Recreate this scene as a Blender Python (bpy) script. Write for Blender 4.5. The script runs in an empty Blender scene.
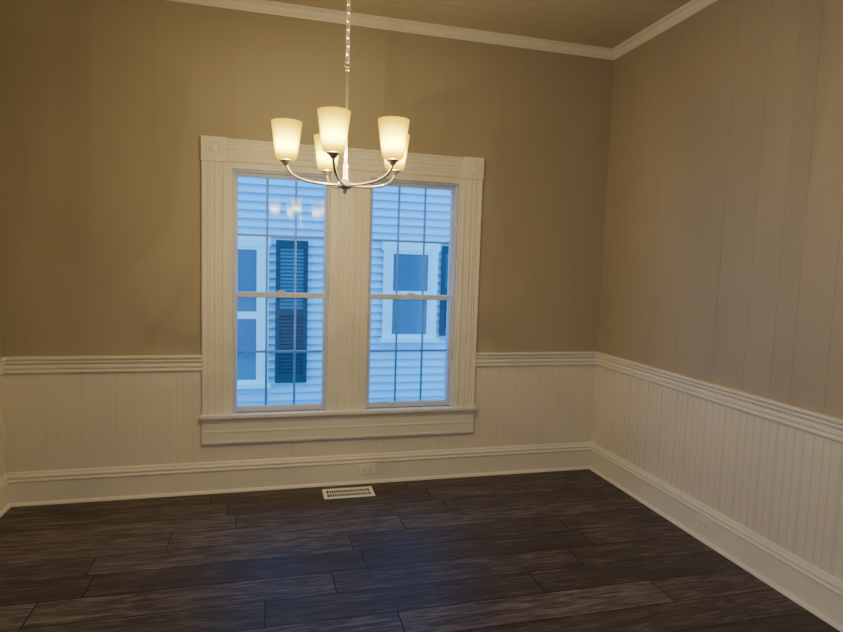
import bpy, math, random
import numpy as np
from mathutils import Vector, Matrix
random.seed(7)
H=1.45
# ---------------------------------------------------------------- camera calibration
def cam_axes(yaw,pitch,roll):
    f=np.array([math.sin(yaw)*math.cos(pitch),math.cos(yaw)*math.cos(pitch),-math.sin(pitch)])
    r=np.array([math.cos(yaw),-math.sin(yaw),0.0]); u=np.cross(r,f)
    c,s=math.cos(roll),math.sin(roll)
    return c*r+s*u, -s*r+c*u, f
def proj(p,P):
    r,u,f=cam_axes(p[2],p[3],p[4]); v=np.array(P,float)-np.array([p[0],p[1],H])
    z=v@f
    return np.array([421.5+p[5]*(v@r)/z,316-p[5]*(v@u)/z])
def liney(p,A,B,x):
    a=proj(p,A);b=proj(p,B); return a[1]+(b[1]-a[1])*(x-a[0])/(b[0]-a[0])
def linex(p,A,B,y):
    a=proj(p,A);b=proj(p,B); return a[0]+(b[0]-a[0])*(y-a[1])/(b[1]-a[1])
def resid(p):
    zr,zb,zc,wl,wr,zt,za=p[6:13]
    R=[]
    def back(z,L):
        for x,y in L: R.append(liney(p,(-3,0,z),(0,0,z),x)-y)
    def right(z,L):
        for x,y in L: R.append(liney(p,(0,-1.2,z),(0,0,z),x)-y)
    back(0,[(15,505),(300,486.5),(592,467)]); right(0,[(592,467),(843,628)])
    back(zr,[(1,357),(204,356),(597,352)]); right(zr,[(597,352),(843,417)])
    back(zb,[(7,470),(592,442)]); right(zb,[(593,442),(843,583)])
    back(zc,[(172,0),(612,60)]); right(zc,[(612,60),(722,0)])
    for x,y in [(612,60),(597.5,352),(592,467)]: R.append(linex(p,(0,0,0),(0,0,3),y)-x)
    for P,q in [((wl,0,zt),(201,136)),((wl,0,za),(203,445)),((wr,0,zt),(481,160)),((wr,0,za),(474,431))]:
        d=proj(p,P)-np.array(q); R+=list(d)
    return np.array(R)
p=np.array([-2.2,-4.1,math.radians(14),math.radians(5),math.radians(-1.5),560,.86,.19,3.0,-3.,-.9,2.4,.25])
lam=1e-2
r0=resid(p)
for it in range(200):
    J=np.zeros((len(r0),len(p)))
    for i in range(len(p)):
        h=1e-5*max(1,abs(p[i])); q=p.copy(); q[i]+=h; J[:,i]=(resid(q)-r0)/h
    A=J.T@J; st=np.linalg.solve(A+lam*np.diag(np.diag(A)),-J.T@r0)
    q=p+st; r1=resid(q)
    if r1@r1<r0@r0: p,r0,lam=q,r1,lam*.3
    else: lam*=4
ZR,ZB,ZC,WL,WR,ZT,ZA=[float(v) for v in p[6:13]]
CX,CY,F=float(p[0]),float(p[1]),float(p[5])
rr,uu,ff=cam_axes(p[2],p[3],p[4])
def ray(u,v): return ff+rr*(u-421.5)/F+uu*(316-v)/F
def at_y(u,v,Y=0.0):
    d=ray(u,v); t=(Y-CY)/d[1]; return CX+t*d[0],H+t*d[2]
def at_x(u,v,X=0.0):
    d=ray(u,v); t=(X-CX)/d[0]; return CY+t*d[1],H+t*d[2]
def at_z(u,v,Z=0.0):
    d=ray(u,v); t=(Z-H)/d[2]; return CX+t*d[0],CY+t*d[1]
def at_depth(u,v,D):
    d=ray(u,v); return CX+D*d[0],CY+D*d[1],H+D*d[2]
W=-at_y(4,420)[0]
YR=-5.6; CEIL=ZC+.058
# ---------------------------------------------------------------- helpers
COL=bpy.context.scene.collection
def tag(o,label=None,cat=None,group=None,kind=None):
    if label:o['label']=label
    if cat:o['category']=cat
    if group:o['group']=group
    if kind:o['kind']=kind
    return o
def empty(name,loc,parent=None):
    o=bpy.data.objects.new(name,None); o.empty_display_size=.1; COL.objects.link(o); o.location=loc
    return o
def wloc(o):
    v=Vector((0,0,0))
    while o is not None: v+=o.location; o=o.parent
    return v
class MB:
    def __init__(s): s.v=[]; s.f=[]; s.m=[]; s.mi=0
    def add(s,vs,fs):
        n=len(s.v); s.v+=[tuple(map(float,a)) for a in vs]; s.f+=[tuple(n+i for i in f) for f in fs]; s.m+=[s.mi]*len(fs)
    def box(s,x0,x1,y0,y1,z0,z1):
        s.add([(x0,y0,z0),(x1,y0,z0),(x1,y1,z0),(x0,y1,z0),(x0,y0,z1),(x1,y0,z1),(x1,y1,z1),(x0,y1,z1)],
              [(0,3,2,1),(4,5,6,7),(0,1,5,4),(1,2,6,5),(2,3,7,6),(3,0,4,7)])
    def extr(s,fn,prof,s0,s1,m0=0,m1=0):
        n=len(prof)
        vs=[fn(s0+m0*d,d,h) for d,h in prof]+[fn(s1+m1*d,d,h) for d,h in prof]
        fs=[(i,(i+1)%n,n+(i+1)%n,n+i) for i in range(n)]+[tuple(range(n))[::-1],tuple(range(n,2*n))]
        s.add(vs,fs)
    def lathe(s,prof,c,seg=32,close=False):
        vs=[];n=len(prof)
        for k in range(seg):
            a=2*math.pi*k/seg
            for r,z in prof: vs.append((c[0]+r*math.cos(a),c[1]+r*math.sin(a),c[2]+z))
        fs=[]
        for k in range(seg):
            k2=(k+1)%seg
            for i in range(n-1): fs.append((k*n+i,k2*n+i,k2*n+i+1,k*n+i+1))
            if close: fs.append((k*n+n-1,k2*n+n-1,k2*n,k*n))
        s.add(vs,fs)
    def tube(s,pts,r,seg=10,closed=False):
        pts=[Vector(q) for q in pts]; n=len(pts); vs=[]
        up=None
        for i in range(n):
            if closed: t=(pts[(i+1)%n]-pts[i-1])
            else: t=pts[min(i+1,n-1)]-pts[max(i-1,0)]
            t.normalize()
            if up is None:
                up=Vector((0,0,1)) if abs(t.z)<.9 else Vector((1,0,0))
            a=(up-t*up.dot(t)).normalized(); up=a; b=t.cross(a)
            rad=r[i] if isinstance(r,(list,tuple)) else r
            for k in range(seg):
                an=2*math.pi*k/seg; vs.append(pts[i]+a*rad*math.cos(an)+b*rad*math.sin(an))
        fs=[]
        for i in range(n if closed else n-1):
            j=(i+1)%n
            for k in range(seg): fs.append((i*seg+k,i*seg+(k+1)%seg,j*seg+(k+1)%seg,j*seg+k))
        if not closed: fs+= [tuple(range(seg))[::-1],tuple(range((n-1)*seg,n*seg))]
        s.add(vs,fs)
    def build(s,name,mat,parent=None,smooth=False,bevel=0):
        o0=wloc(parent) if parent else Vector((0,0,0))
        me=bpy.data.meshes.new(name); me.from_pydata([tuple(Vector(a)-o0) for a in s.v],[],s.f)
        mats=mat if isinstance(mat,list) else [mat]
        for m in mats: me.materials.append(m)
        for i,pl in enumerate(me.polygons): pl.material_index=s.m[i]
        import bmesh
        b=bmesh.new(); b.from_mesh(me); bmesh.ops.recalc_face_normals(b,faces=b.faces); b.to_mesh(me); b.free()
        if smooth:
            me.polygons.foreach_set('use_smooth',[True]*len(me.polygons))
            try: me.set_sharp_from_angle(angle=math.radians(40))
            except Exception: pass
        o=bpy.data.objects.new(name,me); COL.objects.link(o)
        if parent: o.parent=parent
        if bevel:
            md=o.modifiers.new('bevel','BEVEL'); md.width=bevel; md.segments=2; md.limit_method='ANGLE'
        return o
# ---------------------------------------------------------------- materials
def lin(c): return tuple(((x/255)/12.92 if x/255<=.04045 else ((x/255+.055)/1.055)**2.4) for x in c)+(1,)
def mat(name,rgb,rough=.5,metal=0,var=.06,scale=6,bump=0,bscale=60,spec=.5,stretch=(1,1,1)):
    m=bpy.data.materials.new(name); m.use_nodes=True; nt=m.node_tree; N=nt.nodes; L=nt.links; b=N['Principled BSDF']
    b.inputs['Roughness'].default_value=rough; b.inputs['Metallic'].default_value=metal
    b.inputs['Specular IOR Level'].default_value=spec
    tc=N.new('ShaderNodeTexCoord'); mp=N.new('ShaderNodeMapping'); mp.inputs['Scale'].default_value=stretch
    L.new(tc.outputs['Object'],mp.inputs['Vector'])
    nz=N.new('ShaderNodeTexNoise'); nz.inputs['Scale'].default_value=scale; nz.inputs['Detail'].default_value=4
    L.new(mp.outputs[0],nz.inputs['Vector'])
    mx=N.new('ShaderNodeMix'); mx.data_type='RGBA'
    c=lin(rgb); mx.inputs[6].default_value=tuple(v*(1-var) for v in c[:3])+(1,); mx.inputs[7].default_value=tuple(min(1,v*(1+var)) for v in c[:3])+(1,)
    L.new(nz.outputs['Fac'],mx.inputs[0]); L.new(mx.outputs[2],b.inputs['Base Color'])
    if bump:
        n2=N.new('ShaderNodeTexNoise'); n2.inputs['Scale'].default_value=bscale; L.new(mp.outputs[0],n2.inputs['Vector'])
        bp=N.new('ShaderNodeBump'); bp.inputs['Strength'].default_value=bump; bp.inputs['Distance'].default_value=.002
        L.new(n2.outputs['Fac'],bp.inputs['Height']); L.new(bp.outputs[0],b.inputs['Normal'])
    return m
WALLC=(167,160,148)
M_wall=mat('taupe_paint',WALLC,.5,var=.05,scale=3,bump=.2,stretch=(1,1,.3))
M_wallg=mat('taupe_paint_groove_shade',tuple(c*.98 for c in WALLC),.55,var=.05)  # both crease tones paint shade into the plank grooves
M_wallg2=mat('taupe_paint_groove_shade_deep',tuple(c*.94 for c in WALLC),.55,var=.05)
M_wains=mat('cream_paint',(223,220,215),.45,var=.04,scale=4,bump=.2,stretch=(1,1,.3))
M_wainsg=mat('cream_paint_groove_shade',(215,212,206),.55,var=.04)  # bead grooves tinted darker, here and below, to stand in for shade
M_wainsg2=mat('cream_paint_groove_shade_deep',(207,204,199),.55,var=.04)
M_trim=mat('white_trim_paint',(228,227,225),.35,var=.03,scale=5,bump=.1)
M_ceil=mat('ceiling_paint',(186,180,167),.6,var=.04,scale=3)
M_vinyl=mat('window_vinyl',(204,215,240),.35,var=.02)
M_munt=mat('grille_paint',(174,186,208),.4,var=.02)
M_nickel=mat('brushed_nickel',(220,212,196),.36,.9,var=.05,scale=40)
M_white=mat('white_enamel',(246,246,246),.35,var=.03)
M_plate=mat('outlet_plastic',(236,234,230),.35,var=.02)
M_dark=mat('dark_slot',(18,16,15),.7,var=.1)
M_siding=mat('siding_paint',(190,222,242),.5,var=.03,scale=3)
M_ntrim=mat('neighbour_trim',(248,250,252),.5,var=.03)
M_shut=mat('shutter_paint_hazed',(112,118,132),.55,var=.08)  # paler tone paints window-glass haze onto the upper louvers
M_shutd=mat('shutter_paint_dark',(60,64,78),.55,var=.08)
M_nglass=mat('neighbour_glass',(108,122,148),.08,var=.2,scale=2)
M_ground=mat('ground_soil',(150,150,140),.9,var=.35,scale=5,bump=.8,bscale=30)
M_brick=mat('foundation_block',(150,150,150),.85,var=.2,scale=8,bump=.5)
def glass():
    m=bpy.data.materials.new('pane_glass'); m.use_nodes=True; nt=m.node_tree; N=nt.nodes; L=nt.links
    N.remove(N['Principled BSDF']); out=N['Material Output']
    t=N.new('ShaderNodeBsdfTransparent'); t.inputs[0].default_value=(.93,.96,.98,1)
    g=N.new('ShaderNodeBsdfGlossy'); g.inputs['Roughness'].default_value=.01
    fr=N.new('ShaderNodeFresnel'); fr.inputs[0].default_value=1.6
    ml=N.new('ShaderNodeMath'); ml.operation='MULTIPLY'; ml.inputs[1].default_value=1.9; L.new(fr.outputs[0],ml.inputs[0])
    mx=N.new('ShaderNodeMixShader'); L.new(ml.outputs[0],mx.inputs[0]); L.new(t.outputs[0],mx.inputs[1]); L.new(g.outputs[0],mx.inputs[2])
    L.new(mx.outputs[0],out.inputs[0]); return m
M_glass=glass()
def shade_mat(name,cols,trans,limb=None):
    m=bpy.data.materials.new(name); m.use_nodes=True; nt=m.node_tree; N=nt.nodes; L=nt.links
    N.remove(N['Principled BSDF']); out=N['Material Output']
    e=N.new('ShaderNodeEmission'); tc=N.new('ShaderNodeTexCoord'); sp=N.new('ShaderNodeSeparateXYZ'); L.new(tc.outputs['Generated'],sp.inputs[0])
    cr=N.new('ShaderNodeValToRGB'); L.new(sp.outputs[2],cr.inputs[0])
    els=cr.color_ramp.elements; els[0].position=0; els[0].color=cols[0][1]; els[1].position=1; els[1].color=cols[-1][1]
    for ps,c in cols[1:-1]:
        k=els.new(ps); k.color=c
    src=cr.outputs[0]
    if limb:
        # thicker glass seen edge-on glows dimmer and more amber
        lw=N.new('ShaderNodeLayerWeight'); lw.inputs[0].default_value=.45
        mm=N.new('ShaderNodeMix'); mm.data_type='RGBA'; L.new(lw.outputs['Facing'],mm.inputs[0]); L.new(src,mm.inputs[6]); mm.inputs[7].default_value=limb; src=mm.outputs[2]
    L.new(src,e.inputs[0]); e.inputs[1].default_value=1.0
    t=N.new('ShaderNodeBsdfTransparent'); t.inputs[0].default_value=(1,.95,.85,1)
    mx=N.new('ShaderNodeMixShader'); mx.inputs[0].default_value=trans
    L.new(e.outputs[0],mx.inputs[1]); L.new(t.outputs[0],mx.inputs[2]); L.new(mx.outputs[0],out.inputs[0]); return m
M_shade=shade_mat('frosted_shade_glass',[(0,(1.9,1.1,.01,1)),(.12,(4.5,3.0,.03,1)),(.36,(30,24,1.4,1)),(.56,(12,8.8,.15,1)),(.8,(4.2,2.8,.04,1)),(1,(2.2,1.4,.03,1))],.35,(1.5,.85,.01,1))
M_bulb=shade_mat('glowing_bulb',[(0,(4,2.6,.1,1)),(1,(16,12,.6,1))],.5)
def floor_mat():
    m=bpy.data.materials.new('dark_plank_floor'); m.use_nodes=True; nt=m.node_tree; N=nt.nodes; L=nt.links; b=N['Principled BSDF']
    def M(op,a,bb=None,c=None):
        n=N.new('ShaderNodeMath'); n.operation=op
        for i,x in enumerate((a,bb,c)):
            if x is None: continue
            if isinstance(x,(int,float)): n.inputs[i].default_value=x
            else: L.new(x,n.inputs[i])
        return n.outputs[0]
    tc=N.new('ShaderNodeTexCoord'); sp=N.new('ShaderNodeSeparateXYZ'); L.new(tc.outputs['Object'],sp.inputs[0])
    PW,PL=.185,1.22
    yy=M('DIVIDE',sp.outputs[1],PW); row=M('FLOOR',yy); fy=M('FRACT',yy)
    wn=N.new('ShaderNodeTexWhiteNoise'); wn.noise_dimensions='1D'; L.new(row,wn.inputs['W'])
    xx=M('ADD',M('DIVIDE',sp.outputs[0],PL),wn.outputs['Value']); cl=M('FLOOR',xx); fx=M('FRACT',xx)
    cb=N.new('ShaderNodeCombineXYZ'); L.new(row,cb.inputs[0]); L.new(cl,cb.inputs[1])
    w2=N.new('ShaderNodeTexWhiteNoise'); w2.noise_dimensions='2D'; L.new(cb.outputs[0],w2.inputs['Vector'])
    ey=M('MULTIPLY',M('MINIMUM',fy,M('SUBTRACT',1,fy)),PW); ex=M('MULTIPLY',M('MINIMUM',fx,M('SUBTRACT',1,fx)),PL)
    ed=M('MINIMUM',ey,ex); seam=N.new('ShaderNodeMapRange'); L.new(ed,seam.inputs[0]); seam.inputs[1].default_value=.0018; seam.inputs[2].default_value=.0042
    cv=N.new('ShaderNodeCombineXYZ'); L.new(M('MULTIPLY',sp.outputs[0],3.4),cv.inputs[0]); L.new(M('MULTIPLY',sp.outputs[1],52),cv.inputs[1]); L.new(M('MULTIPLY',w2.outputs['Value'],50),cv.inputs[2])
    g=N.new('ShaderNodeTexNoise'); g.inputs['Scale'].default_value=1.5; g.inputs['Detail'].default_value=9; g.inputs['Roughness'].default_value=.74; g.inputs['Distortion'].default_value=.9; L.new(cv.outputs[0],g.inputs['Vector'])
    cv2=N.new('ShaderNodeCombineXYZ'); L.new(M('MULTIPLY',sp.outputs[0],1.6),cv2.inputs[0]); L.new(M('MULTIPLY',sp.outputs[1],9),cv2.inputs[1]); L.new(M('MULTIPLY',w2.outputs['Value'],90),cv2.inputs[2])
    g2=N.new('ShaderNodeTexNoise'); g2.inputs['Scale'].default_value=2.0; g2.inputs['Detail'].default_value=5; g2.inputs['Distortion'].default_value=1.5; L.new(cv2.outputs[0],g2.inputs['Vector'])
    v=M('ADD',M('MULTIPLY',g.outputs['Fac'],.83),M('MULTIPLY',g2.outputs['Fac'],.28)); v=M('ADD',v,M('MULTIPLY',M('SUBTRACT',w2.outputs['Value'],.5),.13))
    cr=N.new('ShaderNodeValToRGB'); L.new(v,cr.inputs[0]); E=cr.color_ramp.elements
    E[0].position=.36; E[0].color=lin((36,32,35)); E[1].position=.80; E[1].color=lin((148,138,138)); k=E.new(.56); k.color=lin((74,66,69))
    mx=N.new('ShaderNodeMix'); mx.data_type='RGBA'; L.new(seam.outputs[0],mx.inputs[0]); mx.inputs[6].default_value=(.002,.0018,.0018,1); L.new(cr.outputs[0],mx.inputs[7]); L.new(mx.outputs[2],b.inputs['Base Color'])
    b.inputs['Roughness'].default_value=.48; b.inputs['Specular IOR Level'].default_value=.38
    hh=M('ADD',M('MULTIPLY',g.outputs['Fac'],.5),M('MULTIPLY',seam.outputs[0],.3)); bp=N.new('ShaderNodeBump'); bp.inputs['Strength'].default_value=.35; bp.inputs['Distance'].default_value=.0010
    L.new(hh,bp.inputs['Height']); L.new(bp.outputs[0],b.inputs['Normal']); return m
M_floor=floor_mat()
# ---------------------------------------------------------------- room shell
TH=.14
fB=lambda s,d,h:(s,-d,h)
fR=lambda s,d,h:(-d,s,h)
fL=lambda s,d,h:(-W+d,s,h)
def grooved(mb,fn,s0,s1,z0,z1,gr,gw,gd,th=TH):
    prof=[(s0,0)]
    for g in sorted(gr):
        if s0+gw<g<s1-gw: prof+=[(g-gw/2,0),(g-gw*.15,-gd),(g+gw*.15,-gd),(g+gw/2,0)]
    prof+=[(s1,0),(s1,-th),(s0,-th)]
    n=len(prof)
    vs=[fn(s,d,z0) for s,d in prof]+[fn(s,d,z1) for s,d in prof]
    fs=[(i,(i+1)%n,n+(i+1)%n,n+i) for i in range(n)]+[tuple(range(n)),tuple(range(n,2*n))[::-1]]
    k=len(mb.m); mb.add(vs,fs)
    for i in range(n):
        a,b=prof[i][1],prof[(i+1)%n][1]
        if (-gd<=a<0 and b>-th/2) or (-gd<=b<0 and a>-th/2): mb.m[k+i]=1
def plank_grooves(a,b,seed):
    r=random.Random(seed); out=[]; s=a
    while s<b:
        s+=r.choice([.10,.15,.20,.20,.25]); out.append(s)
    return out
def beads(a,b,seed=1,step=.042):
    # narrow beaded boards; every few beads a board joint shows as a second crease
    r=random.Random(seed); out=[]; s=a; k=0; nxt=3
    while s<b:
        s+=step*r.uniform(.88,1.14); out.append(s); k+=1
        if k==nxt: out.append(s+.010); s+=.010; k=0; nxt=r.choice([2,3,4])
    return out
CW=.135
lx0=at_y(232,300)[0]; lx1=at_y(328.5,300)[0]; rx0=at_y(367.5,300)[0]; rx1=at_y(455,300)[0]
zh=(at_y(280,170)[1]+at_y(410,182)[1])/2; zs=(at_y(280,413)[1]+at_y(410,407)[1])/2
OP=[(lx0,lx1),(rx0,rx1)]
GB=plank_grooves(-W,0,3); BB=beads(-W,0,4)
up=MB(); wa=MB()
zsplit=ZR-.05
GW,GD=.004,.0006
grooved(up,fB,-W-TH,lx0,zsplit,CEIL,GB,GW,GD); grooved(up,fB,rx1,0+TH,zsplit,CEIL,GB,GW,GD)
grooved(up,fB,lx1,rx0,zsplit,CEIL,[],GW,GD)
for a,b in OP: grooved(up,fB,a,b,zh,CEIL,GB,GW,GD)
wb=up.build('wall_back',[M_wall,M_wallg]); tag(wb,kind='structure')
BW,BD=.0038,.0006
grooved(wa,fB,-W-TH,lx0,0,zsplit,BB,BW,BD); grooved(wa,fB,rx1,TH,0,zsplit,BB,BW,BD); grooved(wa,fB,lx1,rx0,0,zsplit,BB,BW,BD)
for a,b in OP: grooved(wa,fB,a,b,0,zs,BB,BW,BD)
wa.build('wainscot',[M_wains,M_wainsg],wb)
GR=[at_x(px,280)[0] for px in (652,681,719,751,779,800,836)]
s=min(GR)
while s>YR: s-=random.choice([.10,.15,.20]); GR.append(s)
for nm,fn,gr in (('wall_right',fR,GR),('wall_left',fL,GR)):
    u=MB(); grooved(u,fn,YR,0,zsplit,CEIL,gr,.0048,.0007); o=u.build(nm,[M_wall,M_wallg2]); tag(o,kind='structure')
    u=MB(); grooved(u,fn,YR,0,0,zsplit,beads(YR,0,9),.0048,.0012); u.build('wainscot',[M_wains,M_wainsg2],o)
u=MB(); u.box(-W-TH,TH,YR-TH,YR,zsplit,CEIL); o=u.build('wall_rear',M_wall); tag(o,kind='structure')
u=MB(); u.box(-W-TH,TH,YR-TH,YR,0,zsplit); u.build('wainscot',M_wains,o)
u=MB(); u.box(-W-TH,TH,YR-TH,TH,-.1,0); tag(u.build('floor',M_floor),kind='structure')
u=MB(); prof=[(YR-TH,0)]
s=-.09
gs=[]
while s>YR: gs.append(s); s-=.135
for g in gs[::-1]: prof+=[(g-.0035,0),(g-.001,.0025),(g+.001,.0025),(g+.0035,0)]
prof+=[(TH,0),(TH,.1),(YR-TH,.1)]
n=len(prof); u.add([(-W-TH,y,CEIL+z) for y,z in prof]+[(TH,y,CEIL+z) for y,z in prof],[(i,(i+1)%n,n+(i+1)%n,n+i) for i in range(n)]+[tuple(range(n)),tuple(range(n,2*n))])
tag(u.build('ceiling',M_ceil),kind='structure')
def arc(c,r,a0,a1,n=6): return [(c[0]+r*math.cos(math.radians(a0+(a1-a0)*i/n)),c[1]+r*math.sin(math.radians(a0+(a1-a0)*i/n))) for i in range(n+1)]
RH=.098
rail=[(0,0),(.010,0),(.014,.006),(.014,.014),(.009,.018),(.009,.024),(.018,.030),(.018,.042),(.013,.046),(.013,.052),(.022,.058),(.026,.066),(.022,.072),(.026,.078),(.034,.084),(.036,.092),(.032,RH),(0,RH)]
rail=[(d,ZR-RH+h) for d,h in rail]
bs=ZB/.186
base=[(0,0),(.018,0),(.018,.128),(.024,.134),(.024,.142),(.018,.147),(.018,.153),(.022,.158),(.020,.166),(.013,.172),(.013,.178),(.008,.186),(0,.186)]
base=[(d,h*bs) for d,h in base]
shoe=[(.018,0)]+arc((.018,0),.017,0,90,5)[0:]
cr_=[(0,-.088),(.008,-.088),(.012,-.080),(.012,-.072),(.018,-.066)]+[(.018+.036*(1-math.cos(math.radians(a))),-.066+.045*math.sin(math.radians(a))) for a in (15,35,55,75,90)]+[(.060,-.018),(.060,-.012),(.068,-.008),(.070,0),(0,0)]
crown=[(d*.62,CEIL+h*.66) for d,h in cr_]
def mould(name,fn,prof,segs,m=M_trim,parent=None,kind='structure'):
    u=MB()
    for s0,s1,m0,m1 in segs: u.extr(fn,prof,s0,s1,m0,m1)
    o=u.build(name,m,parent)
    if not parent: tag(o,kind=kind)
    return o
mould('trim_1',fB,rail,[(-W,WL,1,0),(WR,0,0,-1)])
mould('trim_2',fR,rail,[(YR,0,0,-1)])
mould('trim_3',fL,rail,[(YR,0,0,-1)])
mould('trim_4',fB,crown,[(-W,0,1,-1)]); mould('trim_5',fR,crown,[(YR,0,0,-1)]); mould('trim_6',fL,crown,[(YR,0,0,-1)])
for nm,fn,sg in (('baseboard_back',fB,[(-W,0,1,-1)]),('baseboard_right',fR,[(YR,0,0,-1)]),('baseboard_left',fL,[(YR,0,0,-1)])):
    b=mould(nm,fn,base,sg); mould('shoe_molding',fn,shoe,sg,parent=b)
def casing_prof(w,e=.0):
    k=[(0,0),(0,.019),(.03,.022),(.10,.022),(.14,.018),(.24,.018),(.27,.021),(.30,.018),(.36,.0205),(.44,.0205),(.47,.0175),(.53,.0175),(.56,.0205),(.64,.0205),(.70,.018),(.73,.021),(.76,.018),(.86,.018),(.90,.022),(.97,.022),(1,.019),(1,0)]
    return [(d+e if d else 0,h*w) for h,d in k]
tc_=empty('trim_7',((WL+WR)/2,0,zs)); tag(tc_,kind='structure')
STT=zs+.004; STB=STT-.026
cb=STT; ctop=ZT-CW-.004
def vcas(x0,w,z0,z1,e=0,name='side_casing'):
    u=MB(); u.extr(lambda s,d,h:(x0+h,-d,s),casing_prof(w,e),z0,z1); return u.build(name,M_trim,tc_)
vcas(WL,CW,cb,ctop); vcas(WR-CW,CW,cb,ctop)
mw=rx0-lx1
vcas(lx1+.045,mw-.09,cb,ctop,name='mullion_casing')
u=MB(); u.extr(fB,[(d,ZT-CW+h) for d,h in casing_prof(CW)],WL+CW+.003,WR-CW-.003); u.build('head_casing',M_trim,tc_)
u=MB()
for a,b in ((WL+CW,lx0),(lx1,lx1+.045),(rx0-.045,rx0),(rx1,WR-CW)): u.box(a,b,-.013,0,cb,ctop+.004)
u.box(lx0,lx1,-.013,0,zh,ZT-CW); u.box(rx0,rx1,-.013,0,zh,ZT-CW); u.box(lx1+.045,rx0-.045,-.013,0,ctop,ZT-CW)
u.build('inner_casing_strip',M_trim,tc_)
for x0 in (WL-.004,WR-CW-.004):
    z0=ZT-CW-.004; w=CW+.008
    u=MB(); u.box(x0,x0+w,-.027,0,z0,z0+w)
    blk=u.build('corner_block',M_trim,tc_,bevel=.003)
    u=MB(); cxx=x0+w/2; czz=z0+w/2
    prof=[(.044,0),(.044,.003),(.040,.005),(.036,.003),(.030,.001),(.024,.002),(.020,.005),(.014,.006),(.0,.007)]
    vs=[];n=len(prof);sg=32
    for k in range(sg):
        a=2*math.pi*k/sg
        for r,d in prof: vs.append((cxx+r*math.cos(a),-.027-d,czz+r*math.sin(a)))
    u.add(vs,[(k*n+i,((k+1)%sg)*n+i,((k+1)%sg)*n+i+1,k*n+i+1) for k in range(sg) for i in range(n-1)])
    u.build('rosette',M_trim,blk,smooth=True)
u=MB(); u.box(WL-.012,WR+.012,-.048,0,STB,STT); u.box(lx0,lx1,0,.022,STB,STT-.004); u.box(rx0,rx1,0,.022,STB,STT-.004); u.build('stool',M_trim,tc_,bevel=.006)
AH=STB-ZA
u=MB(); apf=[(0,0),(0,.020),(.04,.022),(.10,.022),(.13,.020),(.42,.020),(.45,.022),(.50,.022),(.53,.020),(.80,.020),(.84,.024),(.92,.026),(1,.026),(1,0)]
u.extr(fB,[(d,ZA+h*AH) for h,d in apf],WL,WR); u.build('apron',M_trim,tc_)
def window(name,a,b):
    root=empty(name,((a+b)/2,.05,zs)); tag(root,kind='structure')
    fw=.013; z0,z1=zs+.004,zh
    u=MB(); u.box(a,a+fw,.012,TH,z0,z1); u.box(b-fw,b,.012,TH,z0,z1); u.box(a+fw,b-fw,.012,TH,z1-fw,z1); u.box(a+fw,b-fw,.022,TH+.03,z0,z0+.010)
    u.build('window_frame',M_vinyl,root)
    zm=at_y(285,295,.05)[1]
    ia,ib=a+fw,b-fw
    for nm,y0,y1,s0,s1,bot,top in (('upper_sash',.054,.078,zm-.016,z1-fw,.032,.022),('lower_sash',.026,.050,z0+.010,zm+.016,.024,.032)):
        st=.017
        u=MB(); u.box(ia,ia+st,y0,y1,s0,s1); u.box(ib-st,ib,y0,y1,s0,s1); u.box(ia+st,ib-st,y0,y1,s0,s0+bot); u.box(ia+st,ib-st,y0,y1,s1-top,s1)
        sh=u.build(nm,M_vinyl,root,bevel=.002)
        ga,gb,gz0,gz1=ia+st,ib-st,s0+bot,s1-top; ym=(y0+y1)/2
        u=MB(); u.add([(ga,ym,gz0),(gb,ym,gz0),(gb,ym,gz1),(ga,ym,gz1)],[(0,1,2,3)]); u.build('pane',M_glass,sh)
        u=MB(); q=.0072
        pr=lambda c,e: [(c-q,ym+.008+e),(c-q*.45,ym+.004+e),(c+q*.45,ym+.004+e),(c+q,ym+.008+e),(c+q*.45,ym+.012),(c-q*.45,ym+.012)]
        def bar(pts,lo,hi,vert):
            n=len(pts)
            f=(lambda c,y,t:(c,y,t)) if vert else (lambda c,y,t:(t,y,c))
            u.add([f(c,y,lo) for c,y in pts]+[f(c,y,hi) for c,y in pts],[(i,(i+1)%n,n+(i+1)%n,n+i) for i in range(n)]+[tuple(range(n)),tuple(range(n,2*n))])
        for k in (1,2): bar(pr(ga+(gb-ga)*k/3,0),gz0,gz1,True)
        bar(pr((gz0+gz1)/2,-.0005),ga,gb,False)
        u.build('muntin_grid',M_munt,sh)
        if nm=='lower_sash':
            u=MB(); xm=(ga+gb)/2; u.box(xm-.03,xm+.03,.028,.049,s1,s1+.006); u.tube([(xm-.02,.040,s1+.01),(xm+.02,.034,s1+.01)],.004,8); u.build('sash_lock',M_vinyl,sh)
    return root
window('window_1',lx0,lx1); window('window_2',rx0,rx1)
# ---------------------------------------------------------------- floor register
fx,fy=at_z(348.5,492.5,.004)
reg=empty('floor_register',(fx,fy,0)); tag(reg,'white metal slotted floor register set in dark plank floor below the window','floor vent')
w,d=.318,.155
u=MB(); bw=.024
u.box(fx-w/2,fx+w/2,fy-d/2,fy-d/2+bw,0,.006); u.box(fx-w/2,fx+w/2,fy+d/2-bw,fy+d/2,0,.006); u.box(fx-w/2,fx-w/2+bw,fy-d/2+bw,fy+d/2-bw,0,.006); u.box(fx+w/2-bw,fx+w/2,fy-d/2+bw,fy+d/2-bw,0,.006)
u.build('frame',M_white,reg,bevel=.002)
u=MB(); nb=18; iw=w-2*bw
for k in range(1,nb): x=fx-iw/2+iw*k/nb; u.box(x-.0024,x+.0024,fy-d/2+bw,fy+d/2-bw,.001,.005)
u.box(fx-iw/2,fx+iw/2,fy-.004,fy+.004,.001,.0055); u.build('grille',M_white,reg)
u=MB(); u.box(fx-iw/2,fx+iw/2,fy-d/2+bw,fy+d/2-bw,.0002,.0009); u.build('duct_opening',M_dark,reg)
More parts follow.
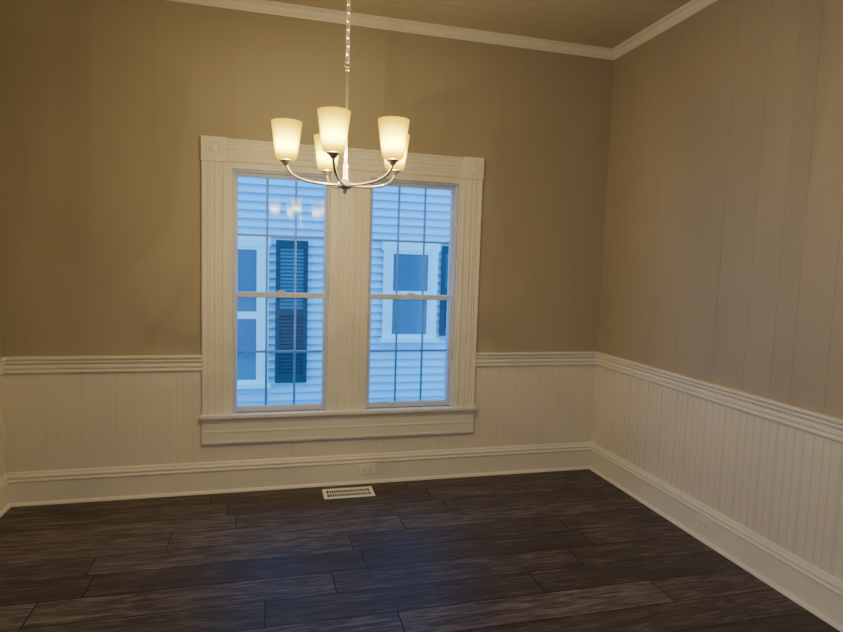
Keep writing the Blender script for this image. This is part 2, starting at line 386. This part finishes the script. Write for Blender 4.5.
u=MB(); u.box(fx-iw/2+.012,fx-iw/2+.018,fy-.012,fy+.012,.0055,.011); u.build('damper_lever',M_white,reg)
# ---------------------------------------------------------------- outlets
def outlet(fn,sc,zc,label,off=.018):
    P=fn(sc,off,zc); r=empty('electrical_outlet',P); tag(r,label,'outlet')
    def bx(s0,s1,d0,d1,z0,z1,mb):
        a=fn(s0,off+d0,z0); b=fn(s1,off+d1,z1); mb.box(min(a[0],b[0]),max(a[0],b[0]),min(a[1],b[1]),max(a[1],b[1]),min(a[2],b[2]),max(a[2],b[2]))
    u=MB(); bx(sc-.057,sc+.057,0,.005,zc-.035,zc+.035,u); u.build('cover_plate',M_plate,r,bevel=.002)
    for q in (-1,1):
        c=sc+q*.020
        u=MB(); bx(c-.014,c+.014,.005,.0075,zc-.0165,zc+.0165,u); k=u.build('receptacle',M_plate,r,bevel=.001)
        u=MB(); bx(c-.005,c+.004,.0075,.0079,zc-.009,zc-.0065,u); bx(c-.005,c+.004,.0075,.0079,zc+.0065,zc+.009,u); bx(c+.007,c+.011,.0075,.0079,zc-.002,zc+.002,u); u.build('slots',M_dark,k)
    u=MB(); bx(sc-.003,sc+.003,.005,.0065,zc-.003,zc+.003,u); u.build('screw',M_nickel,r)
xo,zo=at_y(367,468,-.02); outlet(fB,xo,min(max(zo,.06),ZB*.688-.037),'cream electrical outlet set sideways in the baseboard under the window')
yo,zo2=at_x(704.5,524,-.02); outlet(fR,yo,min(max(zo2,.06),ZB*.688-.037),'pale electrical outlet set sideways in the right wall baseboard')
# ---------------------------------------------------------------- chandelier
hx,hy,hz=at_depth(345,194,2.3)
ch=empty('chandelier',(hx,hy,hz)); tag(ch,'brushed nickel chandelier with five lit frosted shades hanging on a chain','chandelier')
u=MB(); u.lathe([(0,0),(.006,.002),(.009,.008),(.006,.014),(.012,.018),(.024,.022),(.031,.028),(.031,.037),(.024,.044),(.014,.050),(.010,.060),(.010,.10),(.009,.112),(.006,.12),(0,.12)],(hx,hy,hz),28); u.build('hub',M_nickel,ch,smooth=True)
u=MB(); zt_=.475
u.lathe([(0,.115),(.0062,.115),(.0062,zt_-.012),(.009,zt_-.010),(.009,zt_),(.004,zt_+.006),(0,zt_+.006)],(hx,hy,hz),16); 
u.tube([(hx+.011*math.cos(a),hy,hz+zt_+.013+.011*math.sin(a)) for a in [2*math.pi*k/14 for k in range(14)]],.0025,8,True)
u.build('stem',M_nickel,ch,smooth=True)
u=MB(); z=hz+zt_+.018; i=0
ztop=CEIL-.055
while z<ztop:
    pts=[]; an=math.radians(40 if i%2 else 130)
    for k in range(20):
        a=2*math.pi*k/20; px=.0072*math.cos(a); pz=.009*math.sin(a)+(.008 if math.sin(a)>0 else -.008 if math.sin(a)<0 else 0)
        pts.append((hx+px*math.cos(an),hy+px*math.sin(an),z+.017+pz))
    u.tube(pts,.0019,8,True); z+=.0305; i+=1
u.build('chain',M_nickel,ch,smooth=True)
u=MB(); u.tube([(hx,hy,hz+zt_+.005),(hx,hy,CEIL-.04)],.0012,6); u.build('cord',M_nickel,ch,smooth=True)
u=MB(); u.lathe([(0,-.058),(.008,-.056),(.010,-.040),(.030,-.036),(.058,-.018),(.064,-.004),(.064,0),(0,0)],(hx,hy,CEIL),32); u.build('canopy',M_nickel,ch,smooth=True)
vd=np.array([CX-hx,CY-hy]); base_ang=math.atan2(vd[1],vd[0])
R_=.224
for th in (-11,50,117,200,-87):
    a=base_ang+math.radians(th)
    ca,sa=math.cos(a),math.sin(a)
    q=R_/.238
    P=lambda r,z:(hx+r*q*ca,hy+r*q*sa,hz+z)
    pts=[P(.020,.034),P(.05,.033),P(.09,.034),P(.13,.038),P(.165,.044),P(.195,.054),P(.216,.066),P(.231,.082),P(.238,.100)]
    u=MB(); u.tube(pts,.0055,10); arm=u.build('arm',M_nickel,ch,smooth=True)
    u=MB(); u.lathe([(0,.095),(.008,.096),(.011,.100),(.015,.106),(.024,.112),(.025,.115),(.022,.117),(.0,.117)],P(.238,0),24); u.build('shade_holder',M_nickel,arm,smooth=True)
    u=MB(); u.lathe([(.022,.1165),(.034,.118),(.040,.126),(.058,.254),(.0585,.258),(.0555,.258),(.037,.129),(.032,.1215),(.022,.1195)],P(.238,0),32,close=True); sh=u.build('lamp_shade',M_shade,ch,smooth=True)
    u=MB(); u.lathe([(0,.118),(.012,.119),(.012,.140),(.015,.146),(.023,.164),(.025,.176),(.021,.188),(.011,.198),(0,.201)],P(.238,0),20); u.build('bulb',M_bulb,sh,smooth=True)
    L=bpy.data.lights.new('bulb_light','POINT'); L.energy=122; L.color=(1,.84,.52); L.shadow_soft_size=0.0
    lo=bpy.data.objects.new('bulb_light',L); COL.objects.link(lo); lo.parent=ch; lo.location=Vector(P(.238,.176))-Vector((hx,hy,hz))
# ---------------------------------------------------------------- neighbouring house
NY=3.0
GZ=-.9
nb_=empty('neighbouring_house',(-2.5,NY,GZ)); tag(nb_,'pale blue clapboard house with dark shutters seen through the windows','house')
u=MB(); zc=GZ+.5; cs=.092
prof=[]
while zc<5.2:
    prof+=[(.044,zc),(.042,zc+.013),(.002,zc+cs-.001)]; zc+=cs
prof+=[(-.1,zc),(-.1,GZ+.5)]
u.extr(lambda s,d,h:(s,NY-d,h),prof,-9,5); u.build('clapboard_siding',M_siding,nb_)
u=MB(); u.box(-9,5,NY,NY+.1,GZ,GZ+.5); u.build('foundation',M_brick,nb_)
def nwin(px0,px1,py0,py1,tw=.10,pm=None):
    xa,zt=at_y(px0,py0,NY); xb,zb=at_y(px1,py1,NY)
    y=NY-.044
    u=MB(); u.box(xa,xa+tw,y-.03,y,zb,zt); u.box(xb-tw,xb,y-.03,y,zb,zt); u.box(xa-.02,xb+.02,y-.035,y,zt,zt+tw*1.2); u.box(xa-.03,xb+.03,y-.06,y,zb-.05,zb)
    f=u.build('window',M_ntrim,nb_)
    m=(zt+zb)/2
    u=MB(); a,b=xa+tw,xb-tw
    for z0,z1 in ((zb,m),(m,zt)):
        u.box(a,a+.03,y-.02,y,z0,z1); u.box(b-.03,b,y-.02,y,z0,z1); u.box(a+.03,b-.03,y-.02,y,z0,z0+.04); u.box(a+.03,b-.03,y-.02,y,z1-.04,z1)
    u.build('sash',M_ntrim,f)
    u=MB(); u.box(a,b,y-.008,y,zb,zt); u.build('pane',M_nglass,f)
def nshut(px0,px1,py0,py1):
    xa,zt=at_y(px0,py0,NY); xb,zb=at_y(px1,py1,NY); y=NY-.044
    u=MB(); t=.045; zm=(zt+zb)/2
    u.box(xa,xa+t,y-.03,y,zb,zt); u.box(xb-t,xb,y-.03,y,zb,zt)
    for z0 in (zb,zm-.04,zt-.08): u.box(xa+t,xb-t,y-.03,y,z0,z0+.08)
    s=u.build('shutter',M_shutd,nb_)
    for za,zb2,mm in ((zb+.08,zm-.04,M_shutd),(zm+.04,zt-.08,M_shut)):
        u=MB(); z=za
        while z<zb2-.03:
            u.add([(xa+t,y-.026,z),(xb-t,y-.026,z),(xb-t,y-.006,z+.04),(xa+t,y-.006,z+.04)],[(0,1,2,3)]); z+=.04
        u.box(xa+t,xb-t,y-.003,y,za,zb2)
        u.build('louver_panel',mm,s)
nwin(196,268,244,382); nshut(276,306,240,381)
nwin(383,434,250,337,.085); nshut(441,467,246,335)
u=MB(); u.box(-9,5,.0+TH,NY+.0,GZ-.1,GZ); tag(u.build('ground',M_ground),kind='structure')
# ---------------------------------------------------------------- light
wd=bpy.data.worlds.new('World'); bpy.context.scene.world=wd; wd.use_nodes=True
bg=wd.node_tree.nodes['Background']; bg.inputs[0].default_value=(.05,.43,1,1); bg.inputs[1].default_value=4.4
L=bpy.data.lights.new('doorway_daylight','AREA'); L.shape='RECTANGLE'; L.size=1.6; L.size_y=2.0; L.energy=40; L.color=(.93,.90,1)
lo=bpy.data.objects.new('doorway_daylight',L); COL.objects.link(lo); lo.location=(-W+.05,-4.6,1.1); lo.rotation_euler=(0,math.radians(-64),0)
# ---------------------------------------------------------------- camera
cam=bpy.data.cameras.new('camera'); cam.sensor_width=36; cam.lens=F*36/843; cam.clip_start=.02
co=bpy.data.objects.new('camera',cam); COL.objects.link(co)
m=Matrix(((rr[0],uu[0],-ff[0],CX),(rr[1],uu[1],-ff[1],CY),(rr[2],uu[2],-ff[2],H),(0,0,0,1)))
co.matrix_world=m
bpy.context.scene.camera=co
